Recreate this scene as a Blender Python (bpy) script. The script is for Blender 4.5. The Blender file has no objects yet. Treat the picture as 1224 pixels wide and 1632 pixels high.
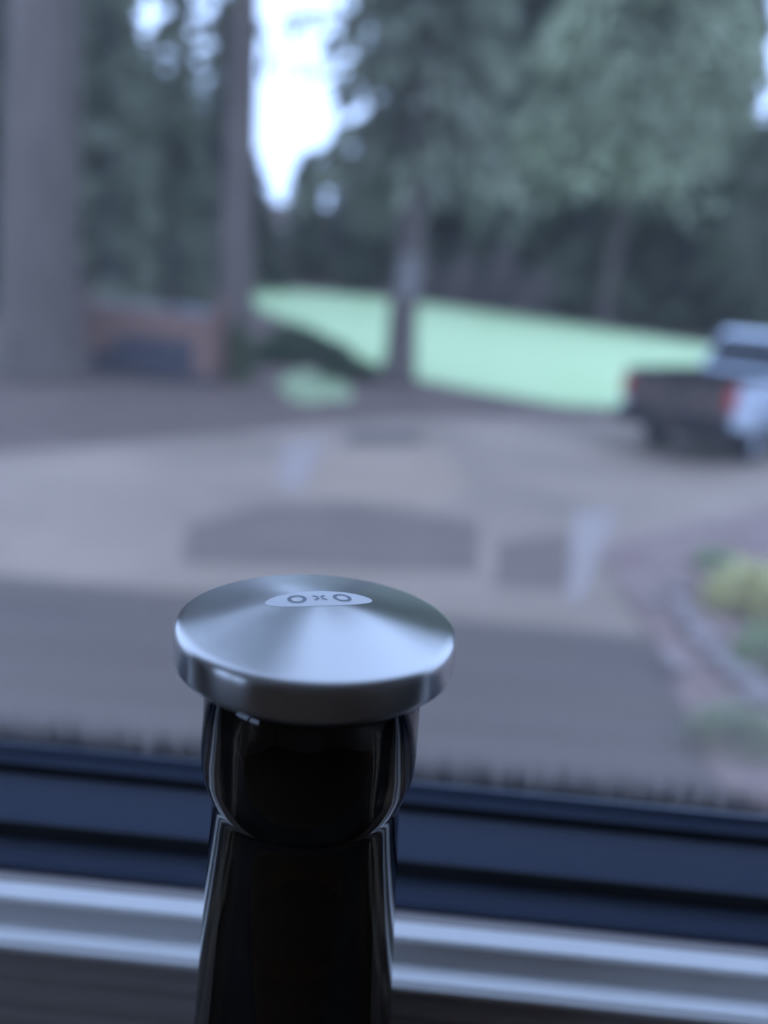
import bpy, bmesh, math, random
import numpy as np
from mathutils import Vector, Matrix
random.seed(7)
scene = bpy.context.scene
COL = scene.collection

# ------------------------------------------------------------------ camera
H = 2.2                              # lens height above the driveway
FPX, CX, CY = 1226.0, 612.0, 816.0   # focal length in photo pixels (26 mm equivalent phone lens)
PITCH, ROLL, YAW = math.radians(16.3), math.radians(4.8), math.radians(1.3)
_f = Vector((0, math.cos(PITCH), -math.sin(PITCH)))
_u = Vector((0, math.sin(PITCH), math.cos(PITCH)))
_x = Vector((1, 0, 0))
_rz = Matrix.Rotation(YAW, 3, 'Z')
CR = _rz @ (math.cos(ROLL)*_x + math.sin(ROLL)*_u)
CU = _rz @ (-math.sin(ROLL)*_x + math.cos(ROLL)*_u)
CF = _rz @ _f
CAM = Vector((0, 0, H))
cd = bpy.data.cameras.new('camera'); cam = bpy.data.objects.new('camera', cd); COL.objects.link(cam)
cam.matrix_world = Matrix((( CR.x, CU.x, -CF.x, CAM.x), (CR.y, CU.y, -CF.y, CAM.y), (CR.z, CU.z, -CF.z, CAM.z), (0, 0, 0, 1)))
cd.sensor_fit = 'VERTICAL'
cd.lens = 6.86
cd.sensor_height = 6.86*1632/FPX
cd.sensor_width = 6.86*1224/FPX
cd.clip_start = 0.005; cd.clip_end = 400
cd.dof.use_dof = True
cd.dof.focus_distance = 0.1125
cd.dof.aperture_fstop = 1.78
scene.camera = cam

# ------------------------------------------------------------------ world and exposure
w = bpy.data.worlds.new('overcast_sky'); scene.world = w; w.use_nodes = True
bg = w.node_tree.nodes['Background']
bg.inputs[0].default_value = (0.44, 0.615, 1.0, 1); bg.inputs[1].default_value = 2.9
vs = scene.view_settings
vs.view_transform = 'Standard'; vs.look = 'None'; vs.gamma = 1; vs.use_curve_mapping = False
vs.exposure = 0.12
scene.cycles.use_denoising = True
scene.cycles.max_bounces = 10
scene.cycles.transparent_max_bounces = 16
scene.cycles.caustics_reflective = True
scene.cycles.sample_clamp_indirect = 6.0

# ------------------------------------------------------------------ helpers
def zt(x, y):                        # lie of the land: flat drive, lawn rising, wooded bank behind
    z = 0.0
    if y > 17: z += 0.034*(min(y, 58)-17)
    if y > 58: z += 0.16*(y-58)
    return z

def ground(px, py):                  # photo pixel -> where its ray meets the land
    d = CF + CR*((px-CX)/FPX) - CU*((py-CY)/FPX)
    t = 0.3
    while t < 140:
        p = CAM + d*t
        if p.z < zt(p.x, p.y): break
        t *= 1.01
    lo, hi = t/1.01, t
    for _ in range(20):
        m = (lo+hi)/2; p = CAM+d*m
        if p.z < zt(p.x, p.y): hi = m
        else: lo = m
    return CAM + d*hi

def link(o, parent=None):
    COL.objects.link(o)
    if parent: o.parent = parent
    return o
def obj(name, bm_or_me, mat, parent=None, smooth=False):
    if isinstance(bm_or_me, bmesh.types.BMesh):
        me = bpy.data.meshes.new(name); bmesh.ops.recalc_face_normals(bm_or_me, faces=bm_or_me.faces[:])
        bm_or_me.to_mesh(me); bm_or_me.free()
    else: me = bm_or_me
    if mat and not me.materials: me.materials.append(mat)
    if smooth:
        me.polygons.foreach_set('use_smooth', [True]*len(me.polygons))
    return link(bpy.data.objects.new(name, me), parent)
def empty(name, loc=(0, 0, 0), rz=0):
    o = bpy.data.objects.new(name, None); COL.objects.link(o); o.location = loc; o.rotation_euler = (0, 0, rz)
    o.empty_display_size = 0.05
    return o
def tag(o, label, cat, group=None):
    o['label'] = label; o['category'] = cat
    if group: o['group'] = group
    return o
def struct(o): o['kind'] = 'structure'; return o
def arrays(name, V, Fq):
    V = np.asarray(V, np.float32); Fq = np.asarray(Fq, np.int32)
    me = bpy.data.meshes.new(name); n = len(Fq); k = Fq.shape[1]
    me.vertices.add(len(V)); me.vertices.foreach_set('co', V.ravel())
    me.loops.add(n*k); me.loops.foreach_set('vertex_index', Fq.ravel())
    me.polygons.add(n); me.polygons.foreach_set('loop_start', np.arange(0, n*k, k, dtype=np.int32))
    me.update(calc_edges=True)
    return me
def box(bm, x0, x1, y0, y1, z0, z1, bevel=0):
    r = bmesh.ops.create_cube(bm, size=1)
    for v in r['verts']:
        v.co = Vector((x0+(v.co.x+.5)*(x1-x0), y0+(v.co.y+.5)*(y1-y0), z0+(v.co.z+.5)*(z1-z0)))
    if bevel:
        es = list({e for v in r['verts'] for e in v.link_edges})
        bmesh.ops.bevel(bm, geom=es, offset=bevel, segments=2, affect='EDGES', profile=.5)
    return bm
def boxm(*a, **k): return box(bmesh.new(), *a, **k)
def lathe(prof, n=96, cap_ends=False):
    bm = bmesh.new(); rings = []
    for r, z in prof:
        if r < 1e-7: rings.append([bm.verts.new((0, 0, z))])
        else: rings.append([bm.verts.new((r*math.cos(2*math.pi*i/n), r*math.sin(2*math.pi*i/n), z)) for i in range(n)])
    for a, b in zip(rings, rings[1:]):
        for i in range(n):
            j = (i+1) % n
            if len(a) == 1 and len(b) == 1: continue
            if len(a) == 1: bm.faces.new((a[0], b[i], b[j]))
            elif len(b) == 1: bm.faces.new((a[i], a[j], b[0]))
            else: bm.faces.new((a[i], a[j], b[j], b[i]))
    return bm
def tube(bm, pts, rad, n=8, caps=True):
    pts = [Vector(p) for p in pts]; rings = []
    rad = rad if isinstance(rad, (list, tuple)) else [rad]*len(pts)
    for i, p in enumerate(pts):
        d = (pts[min(i+1, len(pts)-1)]-pts[max(i-1, 0)]).normalized()
        a = d.orthogonal().normalized() if abs(d.z) < .9 else Vector((1, 0, 0)).cross(d).normalized()
        b = d.cross(a)
        rings.append([bm.verts.new(p+rad[i]*(a*math.cos(2*math.pi*k/n)+b*math.sin(2*math.pi*k/n))) for k in range(n)])
    for r0, r1 in zip(rings, rings[1:]):
        for k in range(n): bm.faces.new((r0[k], r0[(k+1) % n], r1[(k+1) % n], r1[k]))
    if caps:
        bm.faces.new(rings[0][::-1]); bm.faces.new(rings[-1])
    return bm
def prism_x(bm, prof, x0, x1):       # closed (y,z) outline swept along x
    a = [bm.verts.new((x0, y, z)) for y, z in prof]; b = [bm.verts.new((x1, y, z)) for y, z in prof]
    n = len(prof)
    for i in range(n): bm.faces.new((a[i], a[(i+1) % n], b[(i+1) % n], b[i]))
    bm.faces.new(a[::-1]); bm.faces.new(b)
    return bm
def sheet(name, pts, mat, dz, parent=None):   # ground cover following the land
    bm = bmesh.new()
    vs_ = [bm.verts.new((p[0], p[1], 0)) for p in pts]
    bm.faces.new(vs_)
    for y in (17, 58):
        bmesh.ops.bisect_plane(bm, geom=bm.verts[:]+bm.edges[:]+bm.faces[:], plane_co=(0, y, 0), plane_no=(0, 1, 0))
    bmesh.ops.triangulate(bm, faces=bm.faces[:])
    for v in bm.verts: v.co.z = zt(v.co.x, v.co.y)+dz
    bmesh.ops.recalc_face_normals(bm, faces=bm.faces[:])
    for f in bm.faces:
        if f.normal.z < 0: f.normal_flip()
    me = bpy.data.meshes.new(name); bm.to_mesh(me); bm.free()
    return obj(name, me, mat, parent)

# ------------------------------------------------------------------ materials
def mat(name, col, rough=.6, metal=0, spec=.5, noise=None, bump=None, coat=0):
    m = bpy.data.materials.new(name); m.use_nodes = True
    nt = m.node_tree; b = nt.nodes['Principled BSDF']
    b.inputs['Base Color'].default_value = (*col, 1); b.inputs['Roughness'].default_value = rough
    b.inputs['Metallic'].default_value = metal; b.inputs['Specular IOR Level'].default_value = spec
    b.inputs['Coat Weight'].default_value = coat
    tc = None
    if noise or bump: tc = nt.nodes.new('ShaderNodeTexCoord')
    if noise:                        # (second colour, scale, (sx,sy,sz), detail)
        c2, sc, st = noise[0], noise[1], noise[2] if len(noise) > 2 else (1, 1, 1)
        mp = nt.nodes.new('ShaderNodeMapping'); mp.inputs['Scale'].default_value = st
        n = nt.nodes.new('ShaderNodeTexNoise'); n.inputs['Scale'].default_value = sc; n.inputs['Detail'].default_value = 5
        r = nt.nodes.new('ShaderNodeValToRGB'); r.color_ramp.elements[0].position = .35; r.color_ramp.elements[1].position = .65
        r.color_ramp.elements[0].color = (*col, 1); r.color_ramp.elements[1].color = (*c2, 1)
        nt.links.new(tc.outputs['Object'], mp.inputs[0]); nt.links.new(mp.outputs[0], n.inputs['Vector'])
        nt.links.new(n.outputs[0], r.inputs[0]); nt.links.new(r.outputs[0], b.inputs['Base Color'])
    if bump:                         # (scale, strength, distance, stretch)
        mp = nt.nodes.new('ShaderNodeMapping'); mp.inputs['Scale'].default_value = bump[3] if len(bump) > 3 else (1, 1, 1)
        n = nt.nodes.new('ShaderNodeTexNoise'); n.inputs['Scale'].default_value = bump[0]; n.inputs['Detail'].default_value = 6
        bp = nt.nodes.new('ShaderNodeBump'); bp.inputs['Strength'].default_value = bump[1]; bp.inputs['Distance'].default_value = bump[2]
        nt.links.new(tc.outputs['Object'], mp.inputs[0]); nt.links.new(mp.outputs[0], n.inputs['Vector'])
        nt.links.new(n.outputs[0], bp.inputs['Height']); nt.links.new(bp.outputs[0], b.inputs['Normal'])
    return m
M = {}
M['wall'] = mat('painted_wall', (.80, .73, .66), .8, bump=(300, .1, .001))
M['ceiling'] = mat('ceiling_paint', (.85, .82, .78), .9)
M['floor'] = mat('wood_floor', (.38, .26, .17), .45, noise=((.28, .18, .11), 6, (1, 14, 1)))
M['shelf'] = mat('unseen_shelf', (.10, .085, .08), .5, noise=((.07, .06, .055), 20, (1, 12, 1)))
M['vinyl'] = mat('white_vinyl', (.88, .88, .88), .35)
M['sash'] = mat('dark_sash_paint', (.040, .058, .105), .36, bump=(900, .05, .0002))
M['groove_shade'] = mat('black_groove', (.006, .007, .009), .7, spec=.2)  # near-black colour carries the shade of the sash grooves
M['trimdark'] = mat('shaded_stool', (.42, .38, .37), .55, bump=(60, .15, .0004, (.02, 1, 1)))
M['wire'] = mat('weatherstrip_pile', (.03, .03, .035), .8)
M['asphalt'] = mat('old_asphalt', (.165, .122, .092), .85, noise=((.25, .186, .143), .45), bump=(60, .4, .01))
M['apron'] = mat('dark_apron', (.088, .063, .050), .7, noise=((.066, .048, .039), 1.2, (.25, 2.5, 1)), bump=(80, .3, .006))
M['apron_joint'] = mat('pale_joint', (.112, .088, .082), .7)
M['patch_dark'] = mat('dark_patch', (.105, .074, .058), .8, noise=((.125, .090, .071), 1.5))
M['patch_tan'] = mat('tan_patch', (.26, .185, .135), .85, noise=((.225, .16, .118), 1.5))
M['patch_pale'] = mat('pale_strip_tone', (.25, .20, .18), .8, noise=((.225, .18, .162), 2))
M['duff'] = mat('forest_duff', (.080, .050, .040), .95, noise=((.105, .068, .054), .9), bump=(8, .5, .05))
M['mulch'] = mat('red_mulch', (.15, .096, .084), .95, noise=((.20, .14, .122), 3.0), bump=(25, .6, .02))
M['grass'] = mat('lawn_grass', (.37, .50, .25), .9, noise=((.42, .54, .29), .35), bump=(40, .5, .02))
M['dim_grass'] = mat('dim_grass', (.20, .26, .13), .9, noise=((.26, .32, .17), 1.5))  # lawn grass with a dimmer light level put into its colour
M['bark'] = mat('fir_bark', (.080, .062, .052), .95, noise=((.12, .094, .08), 2.2, (3, 3, .35)), bump=(7, .8, .06, (2.5, 2.5, .3)))
M['bark_far'] = mat('grey_bark', (.09, .08, .085), .95, noise=((.13, .12, .125), 3, (3, 3, .4)))
M['lichen'] = mat('pale_lichen', (.33, .31, .29), .95)
def leafmat(name, c1, c2, sc=.35, trans=.35):
    m = mat(name, c1, .7, noise=(c2, sc), spec=.25)
    nt = m.node_tree; b = nt.nodes['Principled BSDF']; out = nt.nodes['Material Output']
    t = nt.nodes.new('ShaderNodeBsdfTranslucent'); mx = nt.nodes.new('ShaderNodeMixShader'); mx.inputs[0].default_value = trans
    src = b.inputs['Base Color'].links[0].from_socket
    nt.links.new(src, t.inputs[0]); nt.links.new(b.outputs[0], mx.inputs[1]); nt.links.new(t.outputs[0], mx.inputs[2])
    nt.links.new(mx.outputs[0], out.inputs[0])
    return m
M['needle_dark'] = leafmat('dark_needles', (.090, .102, .066), (.135, .148, .098))
M['needle_mid'] = leafmat('mid_needles', (.16, .176, .118), (.225, .236, .165))
M['needle_pale'] = leafmat('pale_needles', (.25, .275, .175), (.35, .385, .255), .3)
M['shade_shrub_leaf'] = leafmat('shrub_leaves', (.05, .075, .04), (.075, .105, .05), 2)
M['brown_twig'] = leafmat('brown_twigs', (.20, .155, .145), (.28, .225, .21), .8, .15)
M['yellow_leaf'] = leafmat('yellow_green_leaves', (.50, .47, .24), (.60, .56, .31), 3)
M['green_leaf'] = leafmat('green_leaves', (.22, .29, .15), (.30, .36, .2), 3)
M['stone'] = mat('edging_stone', (.28, .235, .22), .9, noise=((.21, .18, .17), 9), bump=(30, .5, .01))
M['log_bark'] = mat('log_bark', (.13, .075, .06), .95, noise=((.19, .10, .08), 8, (6, 6, 1)))
M['log_end'] = mat('red_split_wood', (.32, .195, .155), .9, noise=((.19, .11, .088), 9))
M['log_dark'] = mat('dark_wood', (.055, .05, .065), .95, noise=((.085, .08, .095), 9))
M['board'] = mat('weathered_board', (.33, .28, .29), .9, noise=((.26, .21, .22), 5, (.4, 6, 1)))
M['tarp'] = mat('pale_tarp', (.33, .37, .41), .7)
M['truck_paint'] = mat('silver_paint', (.46, .52, .60), .32, metal=.25, coat=.6)
M['truck_rear_shade'] = mat('shaded_rear_paint', (.075, .055, .048), .8, spec=.15)  # silver tailgate in shade, the darkness put into its colour
M['truck_black'] = mat('black_plastic', (.014, .013, .013), .75, spec=.2)
M['truck_glass'] = mat('tinted_glass', (.012, .014, .02), .2, spec=.3)
M['tyre'] = mat('tyre_rubber', (.02, .02, .022), .85)
M['chrome'] = mat('dull_chrome', (.42, .44, .48), .3, metal=1)
M['taillight'] = mat('red_lens', (.34, .025, .022), .4, coat=.1)
M['lamp_white'] = mat('clear_lens', (.7, .72, .75), .2)

# pane: clear, a little reflective, with a thin film of dust
m = bpy.data.materials.new('dusty_pane'); m.use_nodes = True; nt = m.node_tree; nt.nodes.clear()
o_ = nt.nodes.new('ShaderNodeOutputMaterial'); tr = nt.nodes.new('ShaderNodeBsdfTransparent'); df = nt.nodes.new('ShaderNodeBsdfTranslucent')
gl = nt.nodes.new('ShaderNodeBsdfGlossy'); gl.inputs['Roughness'].default_value = 0; fr = nt.nodes.new('ShaderNodeFresnel'); fr.inputs[0].default_value = 1.45
ge = nt.nodes.new('ShaderNodeNewGeometry'); mi = nt.nodes.new('ShaderNodeMapRange'); mi.inputs['To Min'].default_value = 1.3; mi.inputs['To Max'].default_value = 1/1.3   # same reflectance on both faces
nt.links.new(ge.outputs['Backfacing'], mi.inputs[0]); nt.links.new(mi.outputs[0], fr.inputs[0])
df.inputs[0].default_value = (.85, .87, .9, 1)
m1 = nt.nodes.new('ShaderNodeMixShader'); m1.inputs[0].default_value = .020; m2 = nt.nodes.new('ShaderNodeMixShader')
nt.links.new(tr.outputs[0], m1.inputs[1]); nt.links.new(df.outputs[0], m1.inputs[2])
nt.links.new(fr.outputs[0], m2.inputs[0]); nt.links.new(m1.outputs[0], m2.inputs[1]); nt.links.new(gl.outputs[0], m2.inputs[2]); nt.links.new(m2.outputs[0], o_.inputs[0])
M['pane'] = m

# brushed steel, turned on a lathe: radial tangent
def steel(name, col, rough, aniso, streak=True):
    m = mat(name, col, rough, metal=1); nt = m.node_tree; b = nt.nodes['Principled BSDF']
    b.inputs['Anisotropic'].default_value = aniso; b.inputs['Anisotropic Rotation'].default_value = .25
    tg = nt.nodes.new('ShaderNodeTangent'); tg.direction_type = 'RADIAL'; tg.axis = 'Z'
    nt.links.new(tg.outputs[0], b.inputs['Tangent'])
    if streak:
        tc = nt.nodes.new('ShaderNodeTexCoord'); n = nt.nodes.new('ShaderNodeTexNoise'); n.inputs['Scale'].default_value = 260; n.inputs['Detail'].default_value = 6
        mr = nt.nodes.new('ShaderNodeMapRange'); mr.inputs['To Min'].default_value = rough*.8; mr.inputs['To Max'].default_value = rough*1.25
        nt.links.new(tc.outputs['Object'], n.inputs['Vector']); nt.links.new(n.outputs[0], mr.inputs[0]); nt.links.new(mr.outputs[0], b.inputs['Roughness'])
    return m
M['steel'] = steel('brushed_steel', (.42, .415, .41), .28, .88, False)
M['etch'] = mat('etched_steel', (.66, .66, .66), .7, metal=.25)
M['letter'] = mat('dark_engraving', (.20, .21, .24), .5, metal=.6)
M['plug'] = mat('black_silicone', (.01, .01, .012), .6)
m = mat('dark_amber_glass', (.042, .034, .024), .02); b = m.node_tree.nodes['Principled BSDF']
b.inputs['Transmission Weight'].default_value = 1; b.inputs['IOR'].default_value = 1.5
M['bottle'] = m
M['amber'] = mat('amber_tone', (.85, .50, .06), .2)
M['wine'] = mat('dark_wine', (.012, .004, .004), .1)

# ------------------------------------------------------------------ room shell (window wall faces +y)
X0, X1, YB, YW, YO = -1.9, 2.6, -3.6, 0.146, 0.225
ZF, ZC = 0.95, 3.45
WX0, WX1, WZ0, WZ1 = -0.75, 0.95, H-0.150, 3.05       # opening
struct(obj('floor', boxm(X0-.15, X1+.15, YB-.15, YO, ZF-.2, ZF), M['floor']))
struct(obj('ceiling', boxm(X0-.15, X1+.15, YB-.15, YO, ZC, ZC+.15), M['ceiling']))
bm = bmesh.new()
for q in ((YB-.15, -1.9, ZF, ZC), (-.5, YO, ZF, ZC), (-1.9, -.5, ZF, 1.9), (-1.9, -.5, 3.0, ZC)): box(bm, X0-.15, X0, *q)  # gap left for the added side window
struct(obj('wall_left', bm, M['wall']))
struct(obj('wall_right', boxm(X1, X1+.15, YB-.15, YO, ZF, ZC), M['wall']))
def wall_with_hole(name, x0, x1, y0, y1, hx0, hx1, hz0, hz1):
    bm = bmesh.new()
    box(bm, x0, hx0, y0, y1, ZF, ZC); box(bm, hx1, x1, y0, y1, ZF, ZC)
    box(bm, hx0, hx1, y0, y1, ZF, hz0); box(bm, hx0, hx1, y0, y1, hz1, ZC)
    return struct(obj(name, bm, M['wall']))
wall_with_hole('wall_front', X0, X1, YW, YO, WX0, WX1, WZ0-.027, WZ1)
struct(obj('wall_back', boxm(X0, X1, YB-.15, YB, ZF, ZC), M['wall']))
# foundation of the house, below the floor
struct(obj('wall_foundation', boxm(X0-.15, X1+.15, YO-.12, YO, -.3, ZF-.2), M['wall']))
w2 = struct(empty('fill_window', (0, 0, 0)))  # unseen side window, added to light the room
fb = bmesh.new()
for q in ((1.9, 1.96), (2.94, 3.0)): box(fb, X0-.1, X0-.04, -1.9, -.5, q[0], q[1])
for q in ((-1.9, -1.84), (-.56, -.5), (-1.23, -1.17)): box(fb, X0-.1, X0-.04, q[0], q[1], 1.96, 2.94)
obj('fill_window_frame', fb, M['vinyl'], w2)
obj('pane', boxm(X0-.073, X0-.067, -1.84, -.56, 1.96, 2.94), M['pane'], w2)  # pane of the added side window

# ------------------------------------------------------------------ the window in front of the bottle
def Z(t, y): return H - t*y          # height on the ray of slope t at distance y
win = struct(empty('window_1', (0, 0, 0)))
xa, xb = WX0, WX1
zb = H-0.175
# white ledges of the inner frame, stepping down towards the room
obj('frame_ledge', prism_x(bmesh.new(), [(.1341, Z(.971, .1341)), (.1335, Z(.968, .1341)), (.1306, H-.1305), (.1299, H-.1312), (.1287, H-.1354), (.1287, H-.138), (.1341, H-.138)], xa, xb), M['vinyl'], win)
obj('frame_lip', prism_x(bmesh.new(), [(.1289, H-.1354), (.1248, H-.1356), (.1236, H-.1365), (.1236, H-.1375), (.1245, H-.1385), (.1400, H-.1385), (.1400, H-.136), (.1341, H-.136)], xa, xb), M['vinyl'], win)
# beaded dark stool moulding under the lip, shaded from the window
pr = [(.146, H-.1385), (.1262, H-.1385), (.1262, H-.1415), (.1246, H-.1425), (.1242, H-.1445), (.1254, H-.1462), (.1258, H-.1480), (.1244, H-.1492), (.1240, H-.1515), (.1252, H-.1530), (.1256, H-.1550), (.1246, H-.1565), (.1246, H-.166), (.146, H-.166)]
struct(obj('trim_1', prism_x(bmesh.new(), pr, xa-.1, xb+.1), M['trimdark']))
# dark sash: bead, sloping rail, track, with groove shade put in as black strips
obj('glazing_bead', prism_x(bmesh.new(), [(.1690, Z(.713, .168)), (.1680, Z(.713, .168)), (.1665, Z(.730, .1665)), (.1645, Z(.7465, .1645)), (.1645, zb), (.1690, zb)], xa, xb), M['sash'], win)
obj('groove_shade', prism_x(bmesh.new(), [(.1645, Z(.747, .1645)), (.1640, Z(.7465, .1640)), (.1636, Z(.764, .1636)), (.1636, zb), (.1645, zb)], xa, xb), M['groove_shade'], win)
obj('sash_rail', prism_x(bmesh.new(), [(.1636, Z(.763, .1636)), (.1545, Z(.835, .1545)), (.1524, Z(.853, .1524)), (.1524, zb), (.1636, zb)], xa, xb), M['sash'], win)
obj('groove_shade', prism_x(bmesh.new(), [(.1524, Z(.852, .1524)), (.1518, Z(.855, .1518)), (.1516, Z(.886, .1516)), (.1516, zb), (.1524, zb)], xa, xb), M['groove_shade'], win)
obj('track', prism_x(bmesh.new(), [(.1516, Z(.884, .1516)), (.1475, Z(.922, .1475)), (.1464, Z(.933, .1464)), (.1464, zb), (.1516, zb)], xa, xb), M['sash'], win)
obj('track_floor', prism_x(bmesh.new(), [(.1464, H-.1440), (.1341, H-.1440), (.1341, zb), (.1464, zb)], xa, xb), M['groove_shade'], win)
# stiles and head of the sash, inner white casing
for s0, s1 in ((xa, xa+.05), (xb-.05, xb)):
    obj('sash_stile', boxm(s0, s1, .152, .178, H-.125, WZ1-.05), M['sash'], win)
obj('sash_head', boxm(xa, xb, .152, .178, WZ1-.05, WZ1), M['sash'], win)
obj('sash_foot', boxm(xa, xb, .1690, .190, zb, H-.150), M['sash'], win)
obj('pane', boxm(xa+.05, xb-.05, .1700, .1730, H-.150, WZ1-.05), M['pane'], win)
# fuzzy weatherstrip standing up behind the foot of the pane: short fine hairs
V, Fq = [], []
hr = np.random.default_rng(3)
for k in range(9000):
    x = hr.uniform(-.16, .20) if k < 5600 else hr.uniform(xa+.05, xb-.05)
    y = .1775+hr.normal(0, .0008); z0 = H-.1285; hgt = hr.uniform(.003, .0150); dx = hr.normal(0, .0012); wr = .00011
    i = len(V)
    V += [(x-wr, y, z0), (x+wr, y, z0), (x+dx, y+hr.normal(0, .0006), z0+hgt)]; Fq.append((i, i+1, i+2))
ws = obj('weather_strip', arrays('weather_strip', V, Fq), M['wire'], win); ws['kind'] = 'stuff'
# unseen shelf under the window that the bottle stands on
ZS = H-0.0465-0.302
struct(obj('unseen_bottle_shelf', boxm(X0, X1, -.12, YW, ZS-.03, ZS, bevel=.004), M['shelf']))

# ------------------------------------------------------------------ bottle and stopper
AX = Vector((-0.0081, 0.1008, 0))
AX = _rz @ AX
ZR = H-0.04646                        # plane of the cap's rim
bt = tag(empty('bottle', (AX.x, AX.y, ZS)), 'dark amber glass bottle under the steel stopper, standing before the window', 'bottle')
b0 = ZR-ZS
outer = [(0, .004), (.024, .001), (.032, 0), (.0352, .002), (.036, .006), (.036, .125), (.0355, .140), (.0335, .155), (.0290, .172), (.0240, .188), (.0205, .202), (.0187, .212)]
for h, r in ((-.080, .0172), (-.070, .0163), (-.060, .0158), (-.050, .0153), (-.040, .0148), (-.033, .01445), (-.030, .01435), (-.0282, .0143), (-.0270, .0144), (-.0264, .0147), (-.0255, .0151), (-.0238, .0156), (-.0222, .0159), (-.019, .0160), (-.014, .0158), (-.0085, .0156), (-.0072, .0150), (-.0068, .0140)):
    outer.append((r, b0+h))
inner = [(.0100, b0-.0068), (.0096, b0-.0085), (.0096, b0-.03), (.0102, b0-.05), (.0115, b0-.075), (.0135, .212), (.0180, .196), (.0250, .172), (.0300, .155), (.0322, .140), (.0328, .12), (.0328, .01), (.030, .008), (0, .012)]
obj('glass', lathe(outer+inner), M['bottle'], bt, True)
lq = [(0, .0125), (.0299, .0085), (.0326, .0105), (.0326, .12), (.0320, .140), (.0298, .155), (.0248, .172), (.0178, .196), (.0133, .212), (.0113, b0-.075), (.0101, b0-.052)]
obj('wine', lathe(lq+[(.0098, b0-.0508), (.0090, b0-.0514), (0, b0-.0516)], 48), M['wine'], bt, True)
obj('amber_ring', lathe([(.0101, b0-.0520), (.0101, b0-.0498), (.0095, b0-.0490), (.0086, b0-.0505), (.0090, b0-.0520), (.0101, b0-.0520)], 48), M['amber'], bt, True)  # amber ring set around the bore at the top of the wine

st = tag(empty('bottle_stopper', (AX.x, AX.y, ZR)), 'brushed stainless steel bottle stopper with conical top and engraved oval mark', 'stopper')
st.rotation_euler = (math.radians(-2.0), 0, 0)   # sits a touch crooked in the neck
RC = .020
CZ = .0046
SLOPE = .0042/.0186
def cone_z(r):
    apex_r = .0115
    if r < apex_r: return CZ - SLOPE*(apex_r*.5 + r*r/(2*apex_r))
    return CZ - SLOPE*r
prof = [(0, cone_z(0))]+[(r, cone_z(r)) for r in (.0007, .0014, .0022, .0031, .004, .005, .006, .007, .008, .0090, .0100, .0115, .012, .016, .0184)]
zc = cone_z(.0184)
prof += [(.0190, zc-.00018), (.0195, zc-.00042), (.0198, zc-.0008), (.01997, zc-.0013), (.0200, zc-.0020), (.0200, -.0042), (.01985, -.0049), (.0194, -.0053), (.0185, -.0054), (.0150, -.0052), (0, -.0052)]
obj('cap', lathe(prof, 160), M['steel'], st, True)
pl = [(0, -.0052), (.0120, -.0052), (.0120, -.0066), (.0085, -.0068), (.0085, -.010)]
for k in range(3):
    z0 = -.011-.006*k
    pl += [(.0078, z0), (.0086, z0-.0012), (.0086, z0-.0022), (.0077, z0-.0034)]
pl += [(.0072, -.030), (.0055, -.032), (0, -.032)]
obj('plug', lathe(pl, 64), M['plug'], st, True)
# engraved oval with three characters, laid onto the cone
LROT = math.radians(20)
def on_cone(u, v, lift):
    cx, cy = .0000, .0006
    x = cx + u*math.cos(LROT)-v*math.sin(LROT); y = cy + u*math.sin(LROT)+v*math.cos(LROT)
    return (x, y, cone_z(math.hypot(x, y))+lift)
bm = bmesh.new(); A_, B_ = .0078, .0030
rings = []
for k in range(0, 13):
    s = k/12
    rings.append([bm.verts.new(on_cone(A_*s*math.cos(2*math.pi*i/64), B_*s*math.sin(2*math.pi*i/64), .00003)) for i in range(64)] if k else [bm.verts.new(on_cone(0, 0, .00003))])
for a, b_ in zip(rings, rings[1:]):
    for i in range(64):
        j = (i+1) % 64
        if len(a) == 1: bm.faces.new((a[0], b_[i], b_[j]))
        else: bm.faces.new((a[i], b_[i], b_[j], a[j]))
oval = obj('engraved_oval', bm, M['etch'], st, True)
def ring_letter(u0):
    bm = bmesh.new(); q = []
    for r in (.00082, .00108, .00136):
        q.append([bm.verts.new(on_cone(u0+r*1.0*math.cos(2*math.pi*i/40), r*1.12*math.sin(2*math.pi*i/40), .00006)) for i in range(40)])
    for a, b_ in zip(q, q[1:]):
        for i in range(40): bm.faces.new((a[i], b_[i], b_[(i+1) % 40], a[(i+1) % 40]))
    return obj('letter_o', bm, M['letter'], oval)
ring_letter(-.0033); ring_letter(.0033)
bm = bmesh.new()
for sgn in (1, -1):
    for part in ((-1, -.22), (.22, 1)):
        pts = []
        n = 5
        for side in (-1, 1):
            for k in range(n):
                s = part[0]+(part[1]-part[0])*k/(n-1)
                L = .00125*s
                dx, dy = math.cos(math.radians(45*sgn)), math.sin(math.radians(45*sgn))
                pts.append(bm.verts.new(on_cone(L*dx - side*.00021*dy, L*dy + side*.00021*dx, .00006)))
        for k in range(n-1): bm.faces.new((pts[k], pts[k+1], pts[n+k+1], pts[n+k]))
obj('letter_x', bm, M['letter'], oval)

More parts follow.
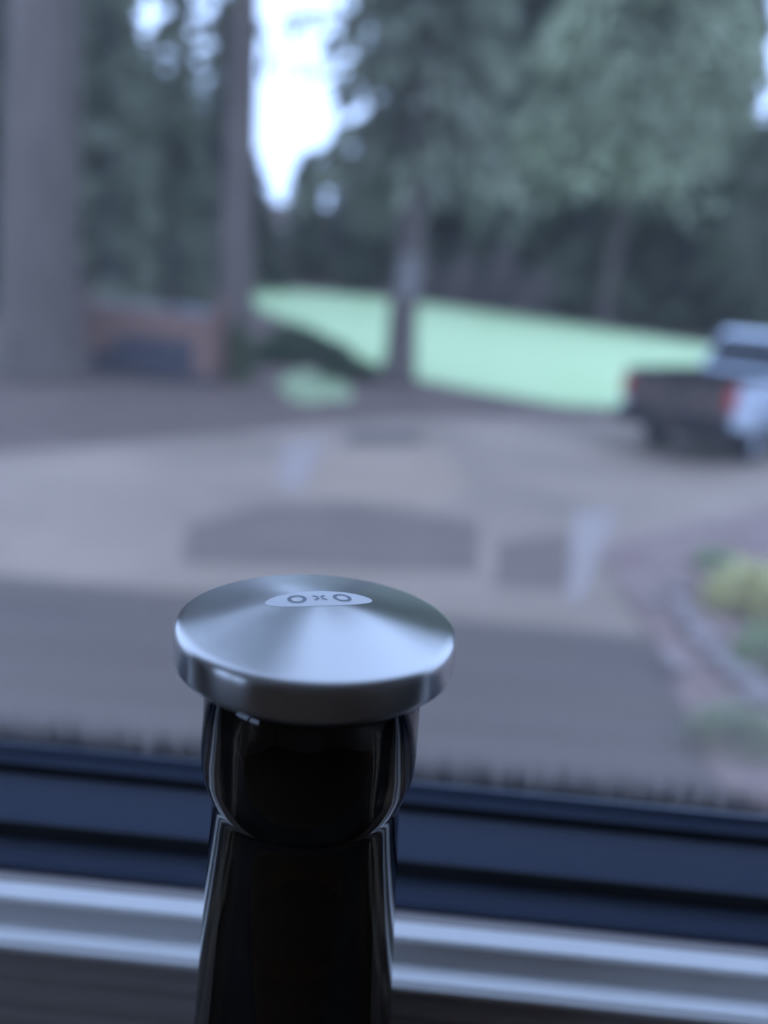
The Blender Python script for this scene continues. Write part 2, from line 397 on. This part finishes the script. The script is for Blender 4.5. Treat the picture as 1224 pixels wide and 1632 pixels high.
# ------------------------------------------------------------------ land outside
V, Fq = [], []
gx = list(np.linspace(-90, 90, 46)); gy = [.30, 4, 8, 12, 17, 22, 30, 40, 50, 58, 70, 85, 110, 140]
for y in gy:
    for x in gx: V.append((x, y, zt(x, y)-.03))
for j in range(len(gy)-1):
    for i in range(len(gx)-1):
        a = j*len(gx)+i; Fq.append((a, a+1, a+1+len(gx), a+len(gx)))
struct(obj('ground', arrays('ground', V, Fq), M['duff']))
g = lambda pts: [ground(*p)[:2] for p in pts]
drive = [(-14, .35), (12, .35), (14, 9.5), (14, 13.5)] + g([(1224, 660), (1000, 668), (800, 665), (612, 668), (500, 678), (400, 690), (200, 706), (0, 722), (-150, 736)]) + [(-14, 7.2)]
struct(sheet('driveway', drive, M['asphalt'], 0))
lawn = g([(408, 492), (450, 508), (520, 535), (560, 560), (600, 588), (672, 605), (760, 622), (900, 645), (1010, 650), (1130, 648), (1300, 650), (1400, 600), (1224, 563), (1130, 550), (900, 513), (680, 483), (600, 473), (420, 458), (380, 466)])
struct(sheet('lawn', lawn, M['grass'], -.005))
struct(sheet('lit_lawn_patch', g([(440, 612), (458, 596), (485, 588), (515, 592), (545, 606), (562, 622), (558, 638), (520, 636), (500, 643), (465, 636)]), M['dim_grass'], -.012))  # half-lit grass amid shade, painted as its own patch
# paved apron beside the house: long dark courses with pale joints
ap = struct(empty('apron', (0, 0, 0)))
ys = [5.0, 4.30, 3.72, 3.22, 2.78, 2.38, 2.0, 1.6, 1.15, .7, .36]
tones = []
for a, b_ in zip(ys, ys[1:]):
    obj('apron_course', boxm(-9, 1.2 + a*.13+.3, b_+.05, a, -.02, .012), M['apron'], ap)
for a in ys[1:-1]:
    obj('joint', boxm(-9, 1.2 + a*.13+.3, a, a+.05, -.02, .009), M['apron_joint'], ap)
pb = struct(empty('drive_patches', (0, 0, 0)))  # flat sheets of darker, tan and paler tone on the drive
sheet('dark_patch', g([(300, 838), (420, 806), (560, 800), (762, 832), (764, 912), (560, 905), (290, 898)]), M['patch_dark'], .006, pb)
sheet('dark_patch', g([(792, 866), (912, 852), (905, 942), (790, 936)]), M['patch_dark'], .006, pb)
sheet('tan_patch', g([(522, 712), (690, 706), (745, 770), (700, 805), (480, 792)]), M['patch_tan'], .004, pb)
sheet('pale_strip', g([(450, 708), (520, 704), (478, 782), (446, 780)]), M['patch_pale'], .005, pb)
sheet('pale_strip', g([(915, 815), (985, 815), (960, 880), (928, 955), (900, 955)]), M['patch_pale'], .005, pb)
sheet('pale_strip', g([(764, 828), (790, 832), (788, 930), (764, 915)]), M['asphalt'], .007, pb)
sheet('grey_patch', g([(560, 690), (670, 690), (680, 708), (545, 712)]), M['apron'], .005, pb)
bed = g([(958, 880), (985, 862), (1050, 850), (1130, 832), (1224, 815), (1500, 790)]) + [(9, 4), (9, 1.5), (2.0, 1.4)] + g([(1135, 1240), (1085, 1120), (1040, 1020), (995, 950)])
struct(sheet('planting_bed', bed, M['mulch'], .02))

# ------------------------------------------------------------------ plants
rng = np.random.default_rng(11)
def sprays(P, D, size, asp, seed, droop=.5):   # a folded kite at each point, along its own direction
    r = np.random.default_rng(seed); n = len(P)
    D = D + r.normal(0, .35, (n, 3)); D[:, 2] -= droop*r.random(n)
    D /= np.linalg.norm(D, axis=1)[:, None]
    S = np.cross(D, r.normal(0, 1, (n, 3))); S /= np.linalg.norm(S, axis=1)[:, None]+1e-9
    N = np.cross(D, S); L = size*r.uniform(.6, 1.3, n)[:, None]; W = L*asp
    a = P; c = P+D*L; b1 = P+D*L*.45+S*W*.5+N*W*.15; b2 = P+D*L*.45-S*W*.5+N*W*.15
    V = np.stack([a, b1, c, b2], 1).reshape(-1, 3)
    return V, np.arange(4*n).reshape(n, 4)
def conifer_meshes(key, Ht, base, R, nb, ns, size, droop, trunk_r, seed, asp=.45, top=.15):
    r = np.random.default_rng(seed); P, D = [], []; bb = bmesh.new()
    for k in range(nb):
        t = r.random()**.85; h = base+(Ht-base)*t
        L = R*(top+(1-top)*(1-t)**.75)*r.uniform(.65, 1.1); az = r.random()*6.283
        dx, dy = math.cos(az), math.sin(az); up = r.uniform(0, .25)
        s = r.uniform(.12, 1, ns)
        zz = h+L*(up*s-droop*s*s)
        wig = r.normal(0, .09*L+.06, ns)*s; wz = -np.minimum(abs(r.normal(0, .10*L, ns)), .16*L)
        P.append(np.stack([dx*L*s-dy*wig, dy*L*s+dx*wig, zz+wz], 1))
        D.append(np.tile([dx*.6, dy*.6, -.3-droop*.5], (ns, 1)) + np.stack([-dy*np.sign(wig)*.4, dx*np.sign(wig)*.4, 0*wig], 1))
        if k % 2 == 0:
            tube(bb, [(0, 0, h), (dx*L*.5, dy*L*.5, h+L*(up*.5-droop*.25)), (dx*L*.95, dy*L*.95, h+L*(up-droop)*.92)], [trunk_r*.16, trunk_r*.09, .006], 4, False)
    V, Fq = sprays(np.concatenate(P), np.concatenate(D), size, asp, seed+1)
    fol = arrays(key+'_foliage', V, Fq)
    tk = bmesh.new(); n = 14; hs = [0, .25, .7, 1.5, 3, 6, 10, 15, 21, 28]; hs = [h for h in hs if h < Ht*.95]+[Ht*.97]
    rr = random.Random(seed); pts, rad = [], []
    for h in hs:
        pts.append((rr.uniform(-.02, .02)*min(h, 3), rr.uniform(-.02, .02)*min(h, 3), h-.05)); rad.append(trunk_r*((1-h/Ht)**.75+.30*math.exp(-h/.45)))
    rings = []
    for p, q in zip(pts, rad):
        rings.append([tk.verts.new((p[0]+q*(1+rr.uniform(-.06, .06))*math.cos(6.2832*i/n), p[1]+q*(1+rr.uniform(-.06, .06))*math.sin(6.2832*i/n), p[2])) for i in range(n)])
    for a, b_ in zip(rings, rings[1:]):
        for i in range(n): tk.faces.new((a[i], a[(i+1) % n], b_[(i+1) % n], b_[i]))
    tk.faces.new(rings[0][::-1])
    tm = bpy.data.meshes.new(key+'_trunk'); bmesh.ops.recalc_face_normals(tk, faces=tk.faces[:]); tk.to_mesh(tm); tk.free()
    bmm = bpy.data.meshes.new(key+'_branches'); bb.to_mesh(bmm); bb.free()
    tm.polygons.foreach_set('use_smooth', [True]*len(tm.polygons))
    return fol, tm, bmm
def put_tree(meshes, name, loc, rz, sc, leaf, barkm, label, group=None, cat='tree', lean=(0, 0)):
    root = empty(name, loc, rz); root.scale = sc if isinstance(sc, tuple) else (sc, sc, sc)
    root.rotation_euler = (lean[0], lean[1], rz)
    fol, tm, bmm = meshes
    for me, nm, mt in ((tm, 'trunk', barkm), (bmm, 'branches', barkm), (fol, 'foliage', leaf)):
        if me is None: continue
        if not me.materials: me.materials.append(None)
        o = link(bpy.data.objects.new(nm, me), root)
        o.material_slots[0].link = 'OBJECT'; o.material_slots[0].material = mt
        if nm != 'trunk': o['kind'] = 'stuff'
    return tag(root, label, cat, group)

EDGE = ((420, 458), (600, 473), (680, 483), (900, 513), (1130, 550), (1224, 563), (1400, 590))
def edge_y(px):                       # distance of the lawn's far edge in that direction
    if px < 400: return 0
    return ground(px, float(np.interp(px, [e[0] for e in EDGE], [e[1] for e in EDGE]))).y
def at_depth(px, y): x = (px-612)/FPX*y*1.04-y*.014; return (x, y, zt(x, y)-.05)
# near trees, each its own
def at(px, py): p = ground(px, py); return (p.x, p.y, zt(p.x, p.y)-.04)
fir1 = conifer_meshes('big_fir', 27, 11.0, 3.6, 150, 40, .55, .35, .74, 1)
put_tree(fir1, 'fir_tree', at(70, 598), .4, 1, M['needle_dark'], M['bark'], 'massive bare fir trunk with furrowed grey bark beside the woodpile', lean=(0, math.radians(1.8)))
fir2 = conifer_meshes('slim_fir', 24, 6.4, 3.0, 130, 24, .36, .35, .40, 2)
put_tree(fir2, 'fir_tree', at(372, 602), 1.1, 1, M['needle_dark'], M['bark'], 'tall straight fir trunk between the woodpile and the lawn, mossy at its foot', lean=(0, math.radians(-.3)))
ced = conifer_meshes('spreading_cedar', 14, 5.0, 2.6, 150, 40, .50, .65, .37, 3)
put_tree(ced, 'cedar_tree', at(634, 606), 2.0, 1, M['needle_mid'], M['bark'], 'cedar with dark flared trunk standing at the edge of the bright lawn')
ced2 = conifer_meshes('drooping_cedar', 22, 7.5, 6.5, 330, 75, .62, .75, .42, 4)
put_tree(ced2, 'cedar_tree', (11.2, 48.5, zt(11, 48.5)-.04), .3, 1.34, M['needle_pale'], M['bark'], 'big pale green cedar with drooping boughs behind the lawn')
put_tree(ced2, 'cedar_tree', (18.3, 44.5, zt(18, 44.5)-.04), 2.3, .60, M['needle_mid'], M['bark'], 'grey green cedar rising behind the pickup truck')
def sleeve(parent, tr, Ht, z0, z1, a0, a1, mt, name, seed):   # ragged patch of growth hugging the bark
    bm = bmesh.new(); q = random.Random(seed); cols = []
    n = 14
    for i in range(n+1):
        a = a0+(a1-a0)*i/n; e = min(i, n-i)/3
        zz0 = z0+max(0, 1-e)*.25*(z1-z0)*(z0 > .1); zz1 = z1-(q.uniform(0, .16)+max(0, 1-e)*.45)*(z1-z0)
        hs = [zz0+(zz1-zz0)*k/4 for k in range(5)]
        rs = [1.05*tr*((1-h/Ht)**.75+.30*math.exp(-(h+.05)/.45))+.012 for h in hs]
        cols.append([bm.verts.new((r*math.cos(a), r*math.sin(a), h)) for r, h in zip(rs, hs)])
    for c0, c1 in zip(cols, cols[1:]):
        for k in range(4): bm.faces.new((c0[k], c1[k], c1[k+1], c0[k+1]))
    bmesh.ops.solidify(bm, geom=bm.faces[:], thickness=.03)
    return obj(name, bm, mt, parent, True)
slim = bpy.data.objects['fir_tree.001']; cedar = bpy.data.objects['cedar_tree']
M['moss'] = mat('dark_moss', (.060, .070, .034), .95, noise=((.085, .10, .045), 6), bump=(30, .6, .02))
d0 = -math.pi/2-slim.rotation_euler.z
sleeve(slim, .40, 24, .0, 1.3, d0-1.3, d0+1.5, M['moss'], 'moss_patch', 4)
d0 = -math.pi/2-cedar.rotation_euler.z
sleeve(cedar, .37, 14, 2.0, 3.0, d0-.7, d0+1.1, M['lichen'], 'lichen_patch', 8)
# forest behind
var = [conifer_meshes('forest_fir_a', 26, 1.2, 4.2, 170, 44, .80, .45, .33, 20), conifer_meshes('forest_fir_b', 24, 2.0, 3.6, 160, 44, .75, .65, .30, 30),
       conifer_meshes('forest_fir_c', 22, .8, 4.8, 180, 46, .85, .35, .30, 40)]
fl2 = 'lighter grey green conifer standing in the forest beyond the lawn'
fl = 'dark conifer standing in the forest beyond the lawn'
FOREST = [(11.2, 48.5), (18.3, 44.5)]
rr = random.Random(5)
def sky_gap(px):                      # lower trees where the photo shows sky between the crowns
    if 345 < px < 615: return 9.5
    if 190 < px < 350: return 14.0
    if px > 1045: return 12.5
    return 30
for row, (yb, n) in enumerate(((47, 17), (56, 19), (66, 22))):
    for k in range(n):
        px = -160+1560*(k+.5+rr.uniform(-.3, .3))/n
        y = max(yb, edge_y(px)+(7, 14, 22)[row])+rr.uniform(-2.5, 2.5)
        x = (px-612)/FPX*y*1.04-y*.014
        while any((x-q[0])**2+(y-q[1])**2 < 3.9**2 for q in FOREST):   # no two trunks closer than a real stand allows
            y += .5; x = (px-612)/FPX*y*1.04-y*.014
        FOREST.append((x, y))
        z = zt(x, y)
        maxh = sky_gap(px)*(y/52)
        vi = rr.randrange(3); Ht = (26, 24, 22)[vi]
        want = min(maxh*rr.uniform(.85, 1.0)-z*.9, rr.uniform(24, 30)); s = want/Ht
        turn = rr.random()*6.28; pale = rr.random() < .45
        put_tree(var[vi], 'conifer_tree', (x, y, z-.1), turn, (max(s, .62), max(s, .62), s), M['needle_mid'] if pale else M['needle_dark'], M['bark_far'], fl2 if pale else fl, 'pale conifers in the forest' if pale else 'dark conifers in the forest')
airy = conifer_meshes('airy_tree', 13.5, 5.8, 3.0, 64, 24, .36, .3, .09, 77)
put_tree(airy, 'airy_tree', at_depth(492, 72), .5, (2.2, 2.2, 2.6), M['needle_mid'], M['bark_far'], 'tall airy tree with the bright sky showing through its crown')
put_tree(airy, 'airy_tree', at_depth(1204, 46), 2.5, (1.6, 1.6, 1.5), M['needle_pale'], M['bark_far'], 'tall airy tree standing far behind the pickup truck')
# trees standing in the left-hand wood, behind the woodpile
for px, y, s, mt in ((165, 27, .58, 'needle_mid'), (258, 32, .55, 'needle_mid'), (330, 37, .54, 'needle_dark'), (60, 32, .85, 'needle_dark'), (-75, 27, .75, 'needle_dark')):
    x = (px-612)/FPX*y*1.04-y*.014
    put_tree(var[1], 'conifer_tree', (x, y, zt(x, y)-.1), px*.1, s, M[mt], M['bark_far'], 'grey green conifer in the wood behind the woodpile', 'conifers behind the woodpile')

def bush_meshes(key, R, Hh, n, size, seed, asp=.5, stems=9):
    r = np.random.default_rng(seed)
    d = r.normal(0, 1, (n, 3)); d[:, 2] = abs(d[:, 2]); d /= np.linalg.norm(d, axis=1)[:, None]
    q = r.uniform(.35, 1, n)**.5
    lump = 1+.18*np.sin(5*np.arctan2(d[:, 1], d[:, 0])+seed)+.1*np.sin(9*d[:, 2]*3)
    P = d*np.array([R, R, Hh])*(q*lump)[:, None]
    V, Fq = sprays(P, d*.8+np.array([0, 0, .35]), size, asp, seed+3, .4)
    V[:, 2] = np.maximum(V[:, 2], .01)
    fol = arrays(key+'_leaves', V, Fq)
    bb = bmesh.new()
    for k in range(stems):
        a = r.random()*6.283; rad = R*r.uniform(.3, .8)
        tube(bb, [(0, 0, -.03), (math.cos(a)*rad*.4, math.sin(a)*rad*.4, Hh*.4), (math.cos(a)*rad, math.sin(a)*rad, Hh*r.uniform(.6, .85))], [.02*R+.004, .012*R+.003, .003], 4, False)
    bmm = bpy.data.meshes.new(key+'_stems'); bb.to_mesh(bmm); bb.free()
    return fol, bmm
def put_bush(me, name, loc, rz, sc, leaf, label, group=None, cat='shrub', stemm=None):
    root = empty(name, loc, rz); root.scale = sc if isinstance(sc, tuple) else (sc, sc, sc)
    for q, nm, mt in ((me[1], 'stems', stemm or M['bark_far']), (me[0], 'leaves', leaf)):
        if not q.materials: q.materials.append(None)
        o = link(bpy.data.objects.new(nm, q), root); o.material_slots[0].link = 'OBJECT'; o.material_slots[0].material = mt; o['kind'] = 'stuff'
    return tag(root, label, cat, group)
bA = bush_meshes('bush_a', 1, 1, 1500, .22, 50); bB = bush_meshes('bush_b', 1, 1, 900, .28, 60, .18, 22); bC = bush_meshes('bush_c', 1, 1, 700, .3, 70, .5)
# understorey along the far edge of the lawn
for k, px in enumerate(range(400, 1280, 62)):
    s = rr.uniform(1.3, 2.2); back = 4.4 if k % 2 else 1.8
    if 620 < px < 850: back += 3.4     # the bare shrubs stand in front of these
    y = edge_y(px)+back; x = (px-612)/FPX*y-y*.014; s2 = min(s, .021*y)
    put_bush(bA if k % 3 else bC, 'forest_shrub', (x, y, zt(x, y)-.05), rr.random()*6, (s2, s2, s*1.15), M['needle_dark'], 'dark evergreen shrub along the far edge of the lawn', 'shrubs along the far edge of the lawn')
for px, dy, s in ((640, 2.2, 2.3), (694, 1.3, 3.0), (752, 2.0, 3.6), (808, 1.4, 2.6)):
    y = edge_y(px)+dy; x = (px-612)/FPX*y-y*.014
    put_bush(bB, 'bare_shrub', (x, y, zt(x, y)-.05), px, (1.12, 1.12, s), M['brown_twig'], 'bare brown twiggy shrub under the drooping cedar', 'bare shrubs under the cedar', stemm=M['brown_twig'])
# made-up dark shrubs standing in for the shade between slim fir and cedar
for px, py, s, lb in ((424, 575, .72, 'low dark shrub standing in for shade at the foot of the slim fir'), (508, 572, .86, 'low dark shrub standing in for shade midway between the slim fir and the cedar'), (560, 600, .62, 'low dark shrub standing in for shade beside the flared cedar trunk'), (470, 545, .8, 'low dark shrub standing in for shade behind the others, nearest the lawn')):
    p = ground(px, py)
    put_bush(bA, 'shade_shrub', (p.x, p.y, zt(p.x, p.y)-.03), px, (s*1.3, s, s*.62), M['shade_shrub_leaf'], lb)
# planting bed on the right
for px, py, s, mt, lb in ((1212, 975, .38, 'yellow_leaf', 'yellow green mounded shrub in the bed beside the edging stones'), (1146, 910, .20, 'green_leaf', 'small green tuft just behind the pale edging stones'), (1240, 1068, .27, 'green_leaf', 'green leafy plant in front of the yellow shrub'),
                          (1172, 1186, .21, 'needle_pale', 'grey green low plant near the apron corner of the bed')):
    p = ground(px, py)
    put_bush(bC if mt == 'yellow_leaf' else bB, 'garden_shrub', (p.x, p.y, .015), px, (s*1.15, s, s*.8), M[mt], lb)
# edging stones
def stone_mesh(seed):
    bm = bmesh.new(); bmesh.ops.create_icosphere(bm, subdivisions=2, radius=1); r = random.Random(seed)
    fs = [(r.uniform(-1, 1), r.uniform(-1, 1), r.uniform(-1, 1)) for _ in range(6)]
    for v in bm.verts:
        k = sum(.11*math.sin(3*(v.co.x*a+v.co.y*b_+v.co.z*c)+i) for i, (a, b_, c) in enumerate(fs)); v.co *= 1+k
        v.co.z *= .62
    me = bpy.data.meshes.new('stone'); bm.to_mesh(me); bm.free(); me.materials.append(M['stone'])
    me.polygons.foreach_set('use_smooth', [True]*len(me.polygons)); return me
sm = [stone_mesh(i) for i in range(3)]
for k, (px, py, s) in enumerate(((1076, 942, .078), (1082, 976, .085), (1096, 1004, .085), (1120, 1030, .095), (1146, 1060, .080), (1174, 1088, .088), (1208, 1122, .095), (1040, 965, .06), (1075, 1070, .07))):
    p = ground(px, py)
    o = obj('edging_stone', sm[k % 3], None); o.location = (p.x, p.y, .02+s*.45); o.scale = (s*1.15, s, s); o.rotation_euler = (0, 0, k*1.7)
    tag(o, 'pale rounded edging stone around the planting bed', 'stone', 'edging stones of the planting bed')

# ------------------------------------------------------------------ woodpile
PA, PB = ground(138, 602), ground(346, 602)
PA = Vector((PA.x, PA.y, 0)); PB = Vector((PB.x, PB.y, 0))
PA *= 16.15/PA.y; PB *= 15.80/PB.y    # behind the flare of the big fir, in front of the slim one
rl = .078; nx = int((PB-PA).length/(2*rl))
ux = (PB-PA).normalized(); L = nx*2*rl; uy = Vector((-ux.y, ux.x, 0)); rzp = math.atan2(ux.y, ux.x)
rack = tag(empty('firewood_rack', (PA.x, PA.y, -.03), rzp), 'timber rack holding the stacked firewood beside the big fir', 'rack')
for xx in (-.06, L+.06):
    for yy in (.08, .42): obj('post', boxm(xx-.04, xx+.04, yy-.04, yy+.04, 0, 1.72), M['log_bark'], rack)
for yy in (.08, .42): obj('rail', boxm(-.10, L+.10, yy-.05, yy+.05, .06, .16), M['log_dark'], rack)
def log_mesh(seed, darker):
    r = random.Random(seed); bm = bmesh.new(); n = 9; q_ = [r.uniform(.88, 1.02) for _ in range(n)]
    pr = [(math.cos(6.2832*i/n)*q_[i], math.sin(6.2832*i/n)*q_[i]) for i in range(n)]
    a = [bm.verts.new((x, 0, z)) for x, z in pr]; b_ = [bm.verts.new((x, 1, z)) for x, z in pr]
    f0 = bm.faces.new(a[::-1]); f1 = bm.faces.new(b_)
    for i in range(n): bm.faces.new((a[i], a[(i+1) % n], b_[(i+1) % n], b_[i]))
    bmesh.ops.recalc_face_normals(bm, faces=bm.faces[:])
    for f in bm.faces: f.material_index = 1 if len(f.verts) > 4 else 0
    me = bpy.data.meshes.new('log'); bm.to_mesh(me); bm.free()
    me.materials.append(M['log_dark'] if darker else M['log_bark']); me.materials.append(M['log_dark'] if darker else M['log_end'])
    return me
lm = [log_mesh(i, False) for i in range(4)]; lo = [log_mesh(i+9, True) for i in range(3)]
dzr = rl*1.735; k = 0
rows = 9
for j in range(rows):
    off = rl if j % 2 else 0
    for i in range(nx-(1 if j % 2 else 0)):
        xx = rl+off+i*2*rl; f = xx/L
        darker = j < 5 and not (f < .17 and j > 1) and not (f > .84) and not (j == 4 and f < .3)  # darker logs in the lower middle of the stack
        o = obj('firewood_log', (lo if darker else lm)[k % (3 if darker else 4)], None)
        o.location = Vector((PA.x, PA.y, .13+rl+j*dzr)) + ux*xx + uy*rr.uniform(-.03, .05)
        o.rotation_euler = (0, 0, rzp); o.scale = (rl*.98, .45, rl*.98); k += 1
        if darker: tag(o, 'dark firewood log low in the stack', 'log', 'dark logs in the woodpile')
        else: tag(o, 'reddish brown firewood log in the stack', 'log', 'red logs in the woodpile')
ztop = .13+2*rl+(rows-1)*dzr
for i in range(3):
    o = obj('cover_board', boxm(.0, L*.62, i*.17-.04, i*.17+.11, 0, .035), M['board']); o.location = (PA.x, PA.y, ztop-.004); o.rotation_euler = (0, 0, rzp)
    tag(o, 'weathered pale board laid flat on top of the woodpile', 'board', 'boards covering the woodpile')
bm = bmesh.new()
q = []
for i in range(9):
    q.append([bm.verts.new((L*.64+L*.345*i/8, -.05+.56*j/6, ztop+.018+(.025*math.sin(i*1.3)*math.cos(j*1.1)+.07)*(1-abs(j-3)/3)*min(1, i/2, (8-i)/2))) for j in range(7)])
for i in range(8):
    for j in range(6): bm.faces.new((q[i][j], q[i+1][j], q[i+1][j+1], q[i][j+1]))
bmesh.ops.solidify(bm, geom=bm.faces[:], thickness=.02)
o = obj('folded_tarp', bm, M['tarp'], None, True); o.location = (PA.x, PA.y, 0); o.rotation_euler = (0, 0, rzp)
tag(o, 'pale grey tarp bundled on one end of the woodpile', 'tarp')

# ------------------------------------------------------------------ pickup truck (local: +x forward, y left, z up; origin under the rear axle)
WR, WL = ground(1195, 738), ground(1042, 705)
mid = (WR+WL)/2; across = (WL-WR); across.z = 0; across.normalize()
fwd = Vector((across.y, -across.x, 0)); TR = math.atan2(fwd.y, fwd.x)
tk = tag(empty('pickup_truck', (mid.x, mid.y, 0), TR), 'light silver pickup truck with shaded tailgate parked on the driveway', 'truck')
W2 = .93
def side_wall(sgn):                   # bed side and arch
    bm = bmesh.new(); pr = [(-1.10, .62), (-1.10, 1.22), (-1.05, 1.27), (1.40, 1.27), (1.40, .55), (.52, .55)]
    for a in range(0, 181, 20): pr.append((.48*math.cos(math.radians(a)), .50+.46*math.sin(math.radians(a))))
    pr += [(-.52, .58)]
    y0, y1 = (W2-.07, W2) if sgn > 0 else (-W2, -W2+.07)
    a = [bm.verts.new((x, y0, z)) for x, z in pr]; b_ = [bm.verts.new((x, y1, z)) for x, z in pr]; n = len(pr)
    for i in range(n): bm.faces.new((a[i], a[(i+1) % n], b_[(i+1) % n], b_[i]))
    bm.faces.new(a[::-1]); bm.faces.new(b_); bmesh.ops.triangulate(bm, faces=[f for f in bm.faces if len(f.verts) > 4])
    return bm
for s in (1, -1): obj('bed_side', side_wall(s), M['truck_paint'], tk)
for s in (1, -1): obj('bed_rail', boxm(-1.10, 1.38, s*(W2-.04)-.045, s*(W2-.04)+.045, 1.265, 1.295, bevel=.008), M['truck_black'], tk)
obj('bed_floor', boxm(-1.08, 1.38, -W2+.07, W2-.07, .66, .72), M['truck_black'], tk)
for s in (1, -1): obj('bed_liner', boxm(-1.08, 1.34, s*(W2-.078)-.006, s*(W2-.078)+.006, .72, 1.262), M['truck_black'], tk)
obj('bed_liner', boxm(1.325, 1.338, -W2+.09, W2-.09, .72, 1.262), M['truck_black'], tk)
obj('bed_front', boxm(1.34, 1.40, -W2+.07, W2-.07, .72, 1.27), M['truck_paint'], tk)
tg_ = obj('tailgate', boxm(-1.16, -1.09, -W2+.12, W2-.12, .70, 1.27, bevel=.015), M['truck_rear_shade'], tk)
obj('tailgate_handle', boxm(-1.185, -1.16, -.14, .14, 1.05, 1.13, bevel=.008), M['truck_black'], tg_)
obj('tailgate_trim', boxm(-1.175, -1.158, -W2+.20, W2-.20, 1.21, 1.255, bevel=.005), M['truck_black'], tg_)
for s in (1, -1):
    y0 = s*(W2-.085)
    obj('tail_light', boxm(-1.165, -1.03, y0-.045, y0+.088, .86, 1.22, bevel=.02), M['taillight'], tk)
bp = obj('rear_bumper', boxm(-1.34, -1.12, -W2+.03, W2-.03, .46, .69, bevel=.03), M['truck_black'], tk)
obj('bumper_step', boxm(-1.32, -1.16, -.35, .35, .675, .69), M['truck_black'], bp)
obj('licence_plate', boxm(-1.352, -1.338, -.15, .15, .54, .66), M['truck_rear_shade'], bp)
# cab
bm = bmesh.new()
pr = [(1.06, .50), (1.06, 1.30), (1.26, 1.88), (1.40, 1.96), (2.35, 1.96), (2.52, 1.88), (3.15, 1.34), (4.15, 1.22), (4.32, 1.12), (4.34, .55), (4.10, .50)]
for a in range(0, 181, 20): pr.append((3.62+.48*math.cos(math.radians(a)), .50+.46*math.sin(math.radians(a))))
pr.append((3.10, .45))
n = len(pr)
def inset(z): return 0 if z < 1.32 else (z-1.30)*.26
a = [bm.verts.new((x, -W2+inset(z), z)) for x, z in pr]; b_ = [bm.verts.new((x, W2-inset(z), z)) for x, z in pr]
for i in range(n): bm.faces.new((a[i], a[(i+1) % n], b_[(i+1) % n], b_[i]))
bm.faces.new(a[::-1]); bm.faces.new(b_); bmesh.ops.triangulate(bm, faces=[f for f in bm.faces if len(f.verts) > 4])
cabo = obj('cab', bm, M['truck_paint'], tk); cabo.location = (.36, 0, 0)
def quad_slab(pts, nrm, th, name, mt, par):
    bm = bmesh.new(); nn = Vector(nrm).normalized()*th
    a = [bm.verts.new(Vector(p)+nn) for p in pts]; b_ = [bm.verts.new(Vector(p)-nn*.2) for p in pts]; n = len(pts)
    for i in range(n): bm.faces.new((a[i], a[(i+1) % n], b_[(i+1) % n], b_[i]))
    bm.faces.new(a); bm.faces.new(b_[::-1]); return obj(name, bm, mt, par)
for s in (1, -1):
    yy = lambda z: s*(W2-inset(z))
    quad_slab([(1.20, yy(1.36), 1.36), (2.02, yy(1.36), 1.36), (2.02, yy(1.84), 1.84), (1.27, yy(1.84), 1.84)], (0, s, .26), .012, 'side_window', M['truck_glass'], cabo)
    quad_slab([(2.10, yy(1.36), 1.36), (3.02, yy(1.36), 1.36), (2.48, yy(1.84), 1.84), (2.10, yy(1.84), 1.84)], (0, s, .26), .012, 'side_window', M['truck_glass'], cabo)
    for x0, x1 in ((1.14, 2.05), (2.07, 3.02)):
        d = obj('door', boxm(x0, x1, s*W2-.008, s*W2+.008, .60, 1.30, bevel=.006), M['truck_paint'], cabo)
    mr_ = obj('mirror', boxm(2.80, 2.92, min(s*W2, s*(W2+.2)), max(s*W2, s*(W2+.2)), 1.33, 1.50, bevel=.02), M['truck_black'], cabo)
    obj('headlight', boxm(4.25, 4.36, s*(W2-.18)-.14, s*(W2-.18)+.14, .92, 1.10, bevel=.02), M['lamp_white'], cabo)
quad_slab([(1.085, -.86, 1.33), (1.085, .86, 1.33), (1.25, .745, 1.87), (1.25, -.745, 1.87)], (-1, 0, .33), .02, 'rear_window', M['truck_glass'], cabo)
quad_slab([(3.10, -.76, 1.385), (3.10, .76, 1.385), (2.58, .68, 1.83), (2.58, -.68, 1.83)], (.65, 0, .76), .012, 'windshield', M['truck_glass'], cabo)
obj('front_bumper', boxm(4.64, 4.82, -W2+.02, W2-.02, .48, .72, bevel=.03), M['chrome'], tk)
obj('grille', boxm(4.66, 4.73, -.62, .62, .76, 1.10, bevel=.01), M['truck_black'], tk)
obj('chassis', boxm(-1.05, 4.46, -.45, .45, .38, .56), M['truck_black'], tk)
tyre_me = None
for x in (0, 3.98):
    for s in (1, -1):
        bm = lathe([(0.20, -.12), (.33, -.125), (.375, -.10), (.385, -.05), (.385, .05), (.375, .10), (.33, .125), (.20, .12), (.20, -.12)], 32)
        bmesh.ops.rotate(bm, verts=bm.verts, matrix=Matrix.Rotation(math.pi/2, 3, 'X'))
        wh = obj('wheel', bm, M['tyre'], tk, True); wh.location = (x, s*(W2-.16), .385)
        bm = lathe([(0, .06), (.05, .075), (.07, .05), (.15, .045), (.19, .085), (.205, .085), (.205, -.08), (0, -.08)], 24)
        bmesh.ops.rotate(bm, verts=bm.verts, matrix=Matrix.Rotation(-s*math.pi/2, 3, 'X'))
        obj('rim', bm, M['chrome'], wh, True)
ax_ = bmesh.new(); tube(ax_, [(0, -W2+.3, .385), (0, W2-.3, .385)], .05, 8); obj('rear_axle', ax_, M['truck_black'], tk)
